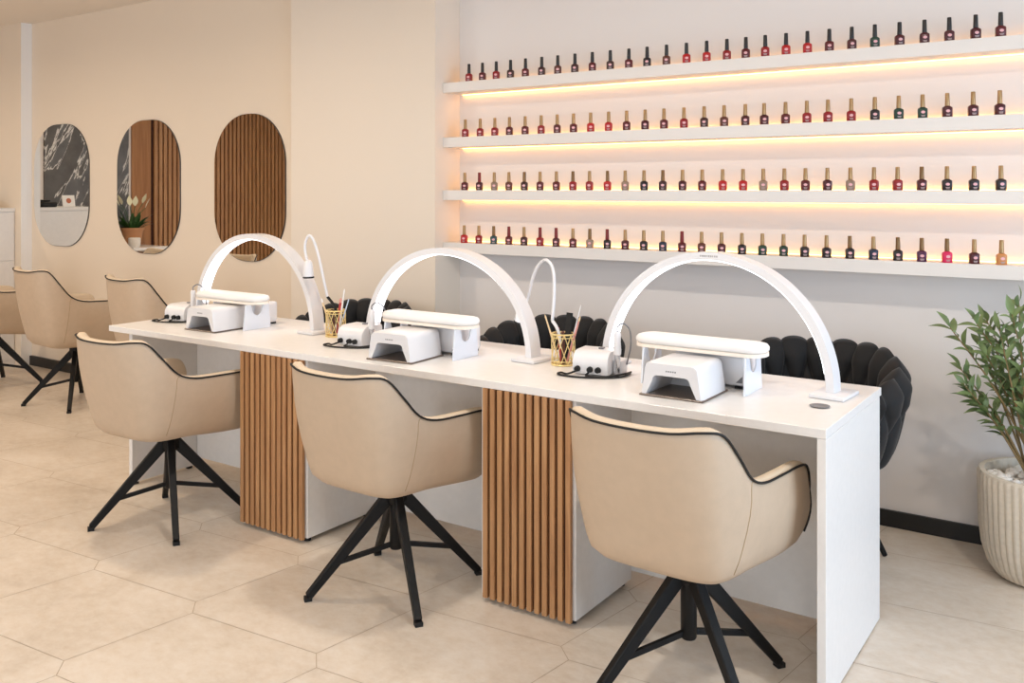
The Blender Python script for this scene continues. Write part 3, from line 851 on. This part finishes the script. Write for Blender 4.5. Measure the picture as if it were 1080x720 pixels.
dup(db, (-2.885, .428, T+.0006), 0, 'white dust collector box under the hand rest at the farthest desk station', GD)

def drill(label, loc, rz):
    t = thing('nail_drill', label, 'nail drill', loc, rz, 'white electric nail drills')
    # control box with a rounded sloping front
    bm = bmesh.new()
    prof = [(.06, .004), (.06, .066)]
    for k in range(6): a = PI/2*k/5; prof.append((.048+.012*math.cos(a)-.0, .066+.016*math.sin(a)))
    for k in range(8): a = PI/2+PI/2*k/7*.95; prof.append((-.03+.045*math.cos(a), .040+.042*math.sin(a)))
    prof += [(-.075, .02), (-.07, .004)]
    prism(bm, prof, 'y', -.062, .062)
    for v in bm.verts:                      # turn profile: slope faces -y
        v.co = Vector((v.co.y*1.05, v.co.x, v.co.z))
    bmesh.ops.bevel(bm, geom=[e for e in bm.edges if len(e.link_faces) == 2 and e.calc_face_angle(0) > 1.2], offset=.008, segments=3, affect='EDGES')
    finish('control_box', bm, M['whiteplastic'], t, smooth=True, angle=40)
    bm = bmesh.new()
    for x in (-.045, .002, .032):
        tube(bm, [(x, -.071, .022), (x, -.088, .022)], [.011, .0095], 14)
    finish('dial', bm, M['rubber'], t, smooth=True)
    bm = bmesh.new()
    for k in range(8): box(bm, -.032+.008*k, -.0275+.008*k, -.0705, -.0695, .046, .052)
    for v in bm.verts: v.co.y += (v.co.z-.02)*.38 - .004
    finish('brand_mark', bm, M['greyplastic'], t)
    bm = bmesh.new(); box(bm, .0665, .098, -.02, .045, .0, .05, .006, 2); finish('cradle', bm, M['whiteplastic'], t, smooth=True)
    bm = bmesh.new(); box(bm, .004, .022, .0, .02, .083, .088, .001, 1); finish('switch', bm, M['greyplastic'], t)
    hp = Vector((.090, -.040, 0))
    bm = bmesh.new(); lathe(bm, [(0, .004), (.005, .004), (.008, .012), (.008, .05), (.0105, .055), (.0105, .075)], 18, hp); lathe(bm, [(0, .0745), (.0105, .0745)], 18, hp)
    hnd = finish('handpiece_nose', bm, M['chrome'], t, smooth=True)
    bm = bmesh.new(); lathe(bm, [(0, .0752), (.0125, .0752), (.0135, .09), (.0115, .12), (.0125, .148), (.009, .155), (0, .155)], 18, hp)
    finish('handpiece', bm, M['whiteplastic'], t, smooth=True)
    bm = bmesh.new(); tube(bm, catmull([hp+Vector((0, 0, .155)), hp+Vector((0, .002, .172)), hp+Vector((.015, .02, .182)), hp+Vector((.03, .045, .155)), hp+Vector((.028, .06, .10)), hp+Vector((.018, .066, .06)), hp+Vector((.01, .07, .03))], 6, False), .0028, 8)
    finish('handpiece_cable', bm, M['greyplastic'], t, smooth=True, angle=180)
    bm = bmesh.new()
    pts = [(-.045, -.088, .016), (-.075, -.10, .005), (-.105, -.085, .0045), (-.10, -.12, .0045), (-.03, -.135, .0045), (.05, -.115, .0045), (.11, -.07, .0045), (.122, -.02, .0045), (.115, .03, .0045)]
    tube(bm, catmull(pts, 8, False), .0035, 8); 
    pts = [(.0, -.088, .012), (.0, -.105, .005), (.06, -.10, .005), (.12, -.045, .012), (.115, .03, .0045)]
    tube(bm, catmull(pts, 8, False), .0035, 8)
    finish('power_cable', bm, M['rubber'], t, smooth=True, angle=180)
    return t
GR = 'white electric nail drills'
dr = drill('white electric nail drill with handpiece at the nearest desk station', (-.895, .338, T+.0006), math.radians(8))
dup(dr, (-2.01, .298, T+.0006), math.radians(4), 'white electric nail drill with handpiece at the middle desk station', GR)
dup(dr, (-3.24, .328, T+.0006), math.radians(8), 'white electric nail drill with handpiece at the farthest desk station', GR)

def wire_cup(label, loc):
    t = thing('wire_brush_cup', label, 'cup', loc, 0, 'gold wire cups')
    R, hh = .043, .115
    bm = bmesh.new()
    for z, r in ((.003, .0034), (hh, .0032), (hh-.012, .0018), (.016, .0018)):
        tube(bm, [(R*math.cos(2*PI*k/32), R*math.sin(2*PI*k/32), z) for k in range(32)], r, 6, closed=True)
    n = 10
    for s in (1, -1):
        for k in range(n):
            pts = []
            for q in range(9):
                a = 2*PI*k/n + s*(2*PI/n)*1.5*q/8; pts.append((R*math.cos(a), R*math.sin(a), .003+(hh-.003)*q/8))
            tube(bm, pts, .0016, 6)
    finish('wire_lattice', bm, M['gold'], t, smooth=True, angle=180)
    bm = bmesh.new(); lathe(bm, [(0, 0), (R-.002, 0), (R-.002, .0022), (0, .0022)], 32); finish('cup_base', bm, M['gold'], t)
    return t
cupA = Vector((-1.068, .388, T+.0006)); cupB = Vector((-2.245, .382, T+.0006))
wc = wire_cup('gold wire lattice cup of brushes between the two nearest arch lamps', cupA)
dup(wc, cupB, 0, 'gold wire lattice cup of brushes beside the farthest arch lamp', 'gold wire cups')

def stick(name, label, cat, cup, a, lean, ln, r, mh, tip=None, group=None, flat=False):
    """a tool standing in a cup: foot on the cup floor, leaning on the rim."""
    d = Vector((math.cos(a)*math.sin(lean), math.sin(a)*math.sin(lean), math.cos(lean)))
    lean = min(lean, .165)
    b = cup + Vector((math.cos(a)*.013, math.sin(a)*.013, .006))
    t = thing(name, label, cat, b, 0, group)
    bm = bmesh.new()
    if flat: bar(bm, Vector((0, 0, 0)), d*ln, .024, .010, .026, .010, up=(math.cos(a), math.sin(a), .1))
    else: tube(bm, [Vector((0, 0, 0)), d*ln*.5, d*ln], [r, r*1.15, r*.8], 10)
    finish('handle', bm, mh, t, smooth=True)
    if tip is not None:
        bm = bmesh.new()
        tube(bm, [d*(ln+.0005), d*(ln+.012), d*(ln+.022)], [r*.8, r*.9, r*.15], 8)
        finish('tip', bm, tip, t, smooth=True)
    return t
GB = 'manicure tools in the gold cups'
stick('nail_file', 'black flat file standing in the nearer gold cup', 'nail file', cupA, math.radians(70), .10, .185, .005, M['rubber'], flat=True, group=GB)
stick('nail_brush', 'pink-handled brush leaning right in the nearer gold cup', 'brush', cupA, math.radians(10), .30, .165, .004, M['pink'], M['wooden'], GB)
stick('nail_brush', 'pale wooden stick leaning left in the nearer gold cup', 'brush', cupA, math.radians(195), .32, .165, .0035, M['wooden'], M['wooden'], GB)
stick('nail_brush', 'white thin brush rising right of the black file in the nearer cup', 'brush', cupA, math.radians(30), .24, .20, .0022, M['whiteplastic'], M['armwhite'], GB)
stick('nail_brush', 'dark brown brush deep in the nearer gold cup', 'brush', cupA, math.radians(-60), .20, .125, .007, M['brown'], None, GB)
stick('nail_clipper', 'red-handled tool low in the nearer gold cup', 'tool', cupA, math.radians(150), .2, .13, .005, M['redh'], None, GB)
stick('nail_brush', 'white stick standing tall in the farther gold cup', 'brush', cupB, math.radians(20), .14, .185, .004, M['armwhite'], M['armwhite'], GB)
stick('nail_brush', 'pale brush leaning left in the farther gold cup', 'brush', cupB, math.radians(200), .34, .15, .004, M['wooden'], M['armwhite'], GB)
stick('nail_clipper', 'red-handled tool in the middle of the farther gold cup', 'tool', cupB, math.radians(90), .12, .14, .008, M['redh'], M['pink'], GB)
stick('nail_brush', 'pale blue brush leaning right in the farther gold cup', 'brush', cupB, math.radians(5), .36, .155, .003, M['blue'], M['blue'], GB)
stick('nail_brush', 'brown brush low in the farther gold cup', 'brush', cupB, math.radians(-70), .2, .12, .007, M['brown'], None, GB)

def gooseneck(label, base, stem, neck, head, black_stem, hdir):
    t = thing('gooseneck_lamp', label, 'lamp', base, 0, 'white gooseneck lamps')
    base = Vector(base)
    bm = bmesh.new(); tube(bm, catmull([Vector(p)-base for p in stem], 6, False), .0065, 10)
    finish('stem', bm, M['rubber'] if black_stem else M['whiteplastic'], t, smooth=True, angle=180)
    bm = bmesh.new(); tube(bm, catmull([Vector(p)-base for p in neck], 8, False), .0062, 12)
    finish('neck', bm, M['whiteplastic'], t, smooth=True, angle=180)
    h = Vector(head)-base; d = Vector(hdir).normalized()
    bm = bmesh.new(); tube(bm, [h, h+d*.012, h+d*.03, h+d*.075], [.010, .018, .0215, .0235], 18); hd = finish('lamp_head', bm, M['whiteplastic'], t, smooth=True, angle=60)
    bm = bmesh.new()
    ax = d.orthogonal().normalized(); bx = d.cross(ax); c = h+d*.078
    tube(bm, [c+(ax*math.cos(2*PI*k/24)+bx*math.sin(2*PI*k/24))*.022 for k in range(24)], .0042, 8, closed=True); finish('bezel', bm, M['rubber'], hd, smooth=True, angle=180)
    bm = bmesh.new(); tube(bm, [c-d*.001, c+d*.001], [.0175, .0175], 18); finish('lens', bm, M['acrylic'], hd)
    return t
def P(u, v, Y):
    a = (u-540)/FOC; k = (Y-CAM.y)/(sn*a+cs); return (CAM.x+k*(cs*a-sn), Y, CAM.z-(v-HYP)/FOC*k)
yb = .395
gooseneck('white gooseneck lamp with black stem rising from the farther gold cup', tuple(cupB+Vector((.0, .02, .006))),
          [tuple(cupB+Vector((.0, .02, .006))), tuple(cupB+Vector((-.012, .012, .116))), P(345.5, 313, yb)],
          [P(345.5, 313, yb), P(341, 293, .38), P(336, 270, .365), P(330.5, 253, .355), P(325.5, 248.5, .348), P(322, 256, .345), P(322, 266, .343), P(324.5, 276, .342)],
          P(325, 274, .342), True, (.03, 0, -1))
gooseneck('white gooseneck lamp looping over from the nearer gold cup', tuple(cupA+Vector((-.012, .016, .006))),
          [tuple(cupA+Vector((-.012, .016, .006))), tuple(cupA+Vector((-.028, .012, .116))), P(582.5, 338, .40)],
          [P(582.5, 338, .40), P(584.5, 310, .41), P(583.5, 285, .42), P(576, 274, .44), P(567, 281, .46), P(561, 296, .48), P(557, 313, .49), P(553, 322, .49)],
          P(552.5, 320, .49), False, (-.25, 0, -1))

# ------------------------------------------------------------------ potted plant at right
pc = Vector((.41, 1.30, 0))
pp = thing('potted_plant', 'leafy green shrub in a tall ribbed beige pot against the wall', 'plant', pc)
R = .205
bm = bmesh.new()
rib = lambda r, z, a: r*(1+.032*abs(math.sin(24*a))) if z < .37 else r
lathe(bm, [(0, 0), (.125, 0), (.15, .012), (.175, .05), (.192, .11), (.2, .18), (.203, .26), (.205, .368), (.206, .375), (.203, .381), (.186, .381), (.183, .375), (.18, .33), (0, .325)], 240, fn=rib)
finish('pot', bm, M['pot'], pp, smooth=True, angle=50)
bm = bmesh.new(); rp = random.Random(5)
for k in range(260):
    r = .17*math.sqrt(rp.random()); a = rp.uniform(0, 2*PI); s = rp.uniform(.008, .015)
    q = bmesh.ops.create_icosphere(bm, subdivisions=2, radius=1.)
    rm = Matrix.Rotation(rp.uniform(0, 6), 3, 'Z')
    for v in q['verts']:
        v.co = rm @ Vector((v.co.x*s*1.25, v.co.y*s, v.co.z*s*.75)) + Vector((r*math.cos(a), r*math.sin(a), .336+rp.random()*.0 + s*.6 + (.012 if k > 130 else 0)))
peb = finish('pebbles', bm, M['pebble'], pp, smooth=True, angle=180); peb['kind'] = 'stuff'
bm = bmesh.new(); st = bmesh.new(); rp = random.Random(11)
def branch(start, end, sag, nl, side0):
    s, e = Vector(start), Vector(end); mid = s.lerp(e, .5) + Vector((rp.uniform(-.02, .02), rp.uniform(-.02, .02), sag))
    pts = catmull([s, mid, e], 10, False); n = len(pts)
    tube(st, pts, [.006*(1-.75*i/n) for i in range(n)], 6)
    for k in range(nl):
        f = .42 + .58*k/(nl-1); i = min(n-2, int(f*(n-1))); p = pts[i].lerp(pts[i+1], f*(n-1)-i)
        t = (pts[i+1]-pts[i]).normalized()
        sd = t.orthogonal().normalized(); sd.rotate(Matrix.Rotation(side0 + k*2.4, 3, t))
        d = (t*rp.uniform(.7, 1.1) + sd*rp.uniform(.7, 1.1)).normalized() if k < nl-1 else t
        leaf(p, d, rp.uniform(.058, .085))
def leaf(p, d, ln):
    nrm = Vector((rp.uniform(-.5, .5), rp.uniform(-.5, .5)-.4, 1)); side = d.cross(nrm).normalized(); up = side.cross(d)
    seg = 6; prev = None; wd = ln*rp.uniform(.13, .18)
    for i in range(seg+1):
        s = i/seg; w = wd*max(.03, math.sin(PI*s**.85)); q = p + d*ln*s + up*(.006*math.sin(PI*s)) - Vector((0, 0, .008*s*s))
        cur = [bm.verts.new(q-side*w+up*w*.35), bm.verts.new(q), bm.verts.new(q+side*w+up*w*.35)]
        if prev:
            bm.faces.new((prev[0], prev[1], cur[1], cur[0])); bm.faces.new((prev[1], prev[2], cur[2], cur[1]))
        prev = cur
for k in range(17):
    a = rp.uniform(0, 2*PI); rr = rp.uniform(.05, .30); z = rp.uniform(.62, 1.02) - rr*.35
    st0 = (rp.uniform(-.05, .05), rp.uniform(-.05, .05), .33)
    end = (rr*math.cos(a), rr*.75*math.sin(a)-.03, z)
    branch(st0, end, .06, rp.randint(15, 21), rp.uniform(0, 6))
for (x, y, z) in ((-.26, -.05, .74), (-.22, -.08, .64), (-.20, .0, .83), (-.13, -.06, .90), (-.07, -.03, 1.0), (-.16, .04, .78), (-.24, -.1, .69)):
    branch((-.02, -.02, .33), (x, y, z), .03, 17, rp.uniform(0, 6))
finish('stems', st, M['stem'], pp, smooth=True, angle=180)
finish('foliage', bm, M['leaf'], pp, smooth=True, angle=180)

# ------------------------------------------------------------------ lights
def area(name, loc, rot, sx, sy, power, col):
    l = bpy.data.lights.new(name, 'AREA'); l.shape = 'RECTANGLE'; l.size = sx; l.size_y = sy; l.energy = power; l.color = col
    o = bpy.data.objects.new(name, l); C.objects.link(o); o.location = loc; o.rotation_euler = rot
    return o
for (p0, p1, z0, z1) in fh:
    area('daylight', ((p0+p1)/2, YF-.35, (z0+z1)/2), (math.radians(90), 0, 0), p1-p0, z1-z0, 42, (.84, .92, 1.))
for (p0, p1, z0, z1) in rh:
    area('daylight', (XR+.35, (p0+p1)/2, (z0+z1)/2), (math.radians(90), 0, math.radians(90)), p1-p0, z1-z0, 112, (.54, .75, 1.))
GL = 'recessed ceiling lights'
n = 0
for ix, x in enumerate((-8.0, -5.6, -3.3, -1.2, 1.0)):
    for iy, y in enumerate((-2.6, -.35)):
        n += 1
        t = thing('ceiling_light', 'round recessed ceiling light above the %s part of the room, row nearer the %s' % (['reception', 'mirror', 'far desk', 'near desk', 'right end'][ix], ['windows', 'wall'][iy]), 'ceiling light', (x, y, H), 0, GL)
        bm = bmesh.new(); lathe(bm, [(.075, -.0005), (.09, -.0005), (.09, -.008), (.075, -.008)], 32)
        finish('trim_ring', bm, M['whiteplastic'], t, smooth=True)
        bm = bmesh.new(); lathe(bm, [(0, -.004), (.074, -.004), (.074, -.001), (0, -.001)], 32); finish('lens', bm, M['lamp'], t)
        l = bpy.data.lights.new('downlight_beam', 'AREA'); l.shape = 'DISK'; l.size = .14; l.energy = (13 if x < -3 else 11.5) if iy else 7; l.spread = math.radians(165); l.color = (1., .82, .62) if x < -3 else (1., .93, .84)
        o = bpy.data.objects.new('downlight_beam', l); C.objects.link(o); o.location = (x, y, H-.012)

w = bpy.data.worlds.new('daylight_sky'); bpy.context.scene.world = w; w.use_nodes = True
w.node_tree.nodes['Background'].inputs[0].default_value = (.86, .92, 1., 1); w.node_tree.nodes['Background'].inputs[1].default_value = .5

# ------------------------------------------------------------------ camera
cam = bpy.data.cameras.new('camera'); co = bpy.data.objects.new('camera', cam); C.objects.link(co)
co.location = CAM; co.rotation_euler = (PI/2, 0, YAW)
cam.sensor_width = 36; cam.lens = FOC/1080*36; cam.shift_y = -(360-HYP)/1080; cam.clip_start = .05
sc = bpy.context.scene; sc.camera = co
sc.view_settings.view_transform = 'Standard'; sc.view_settings.look = 'None'; sc.view_settings.gamma = 1; sc.view_settings.use_curve_mapping = False
sc.view_settings.exposure = .27
sc.cycles.use_denoising = True
sc.cycles.max_bounces = 8; sc.cycles.diffuse_bounces = 5; sc.cycles.sample_clamp_indirect = 8
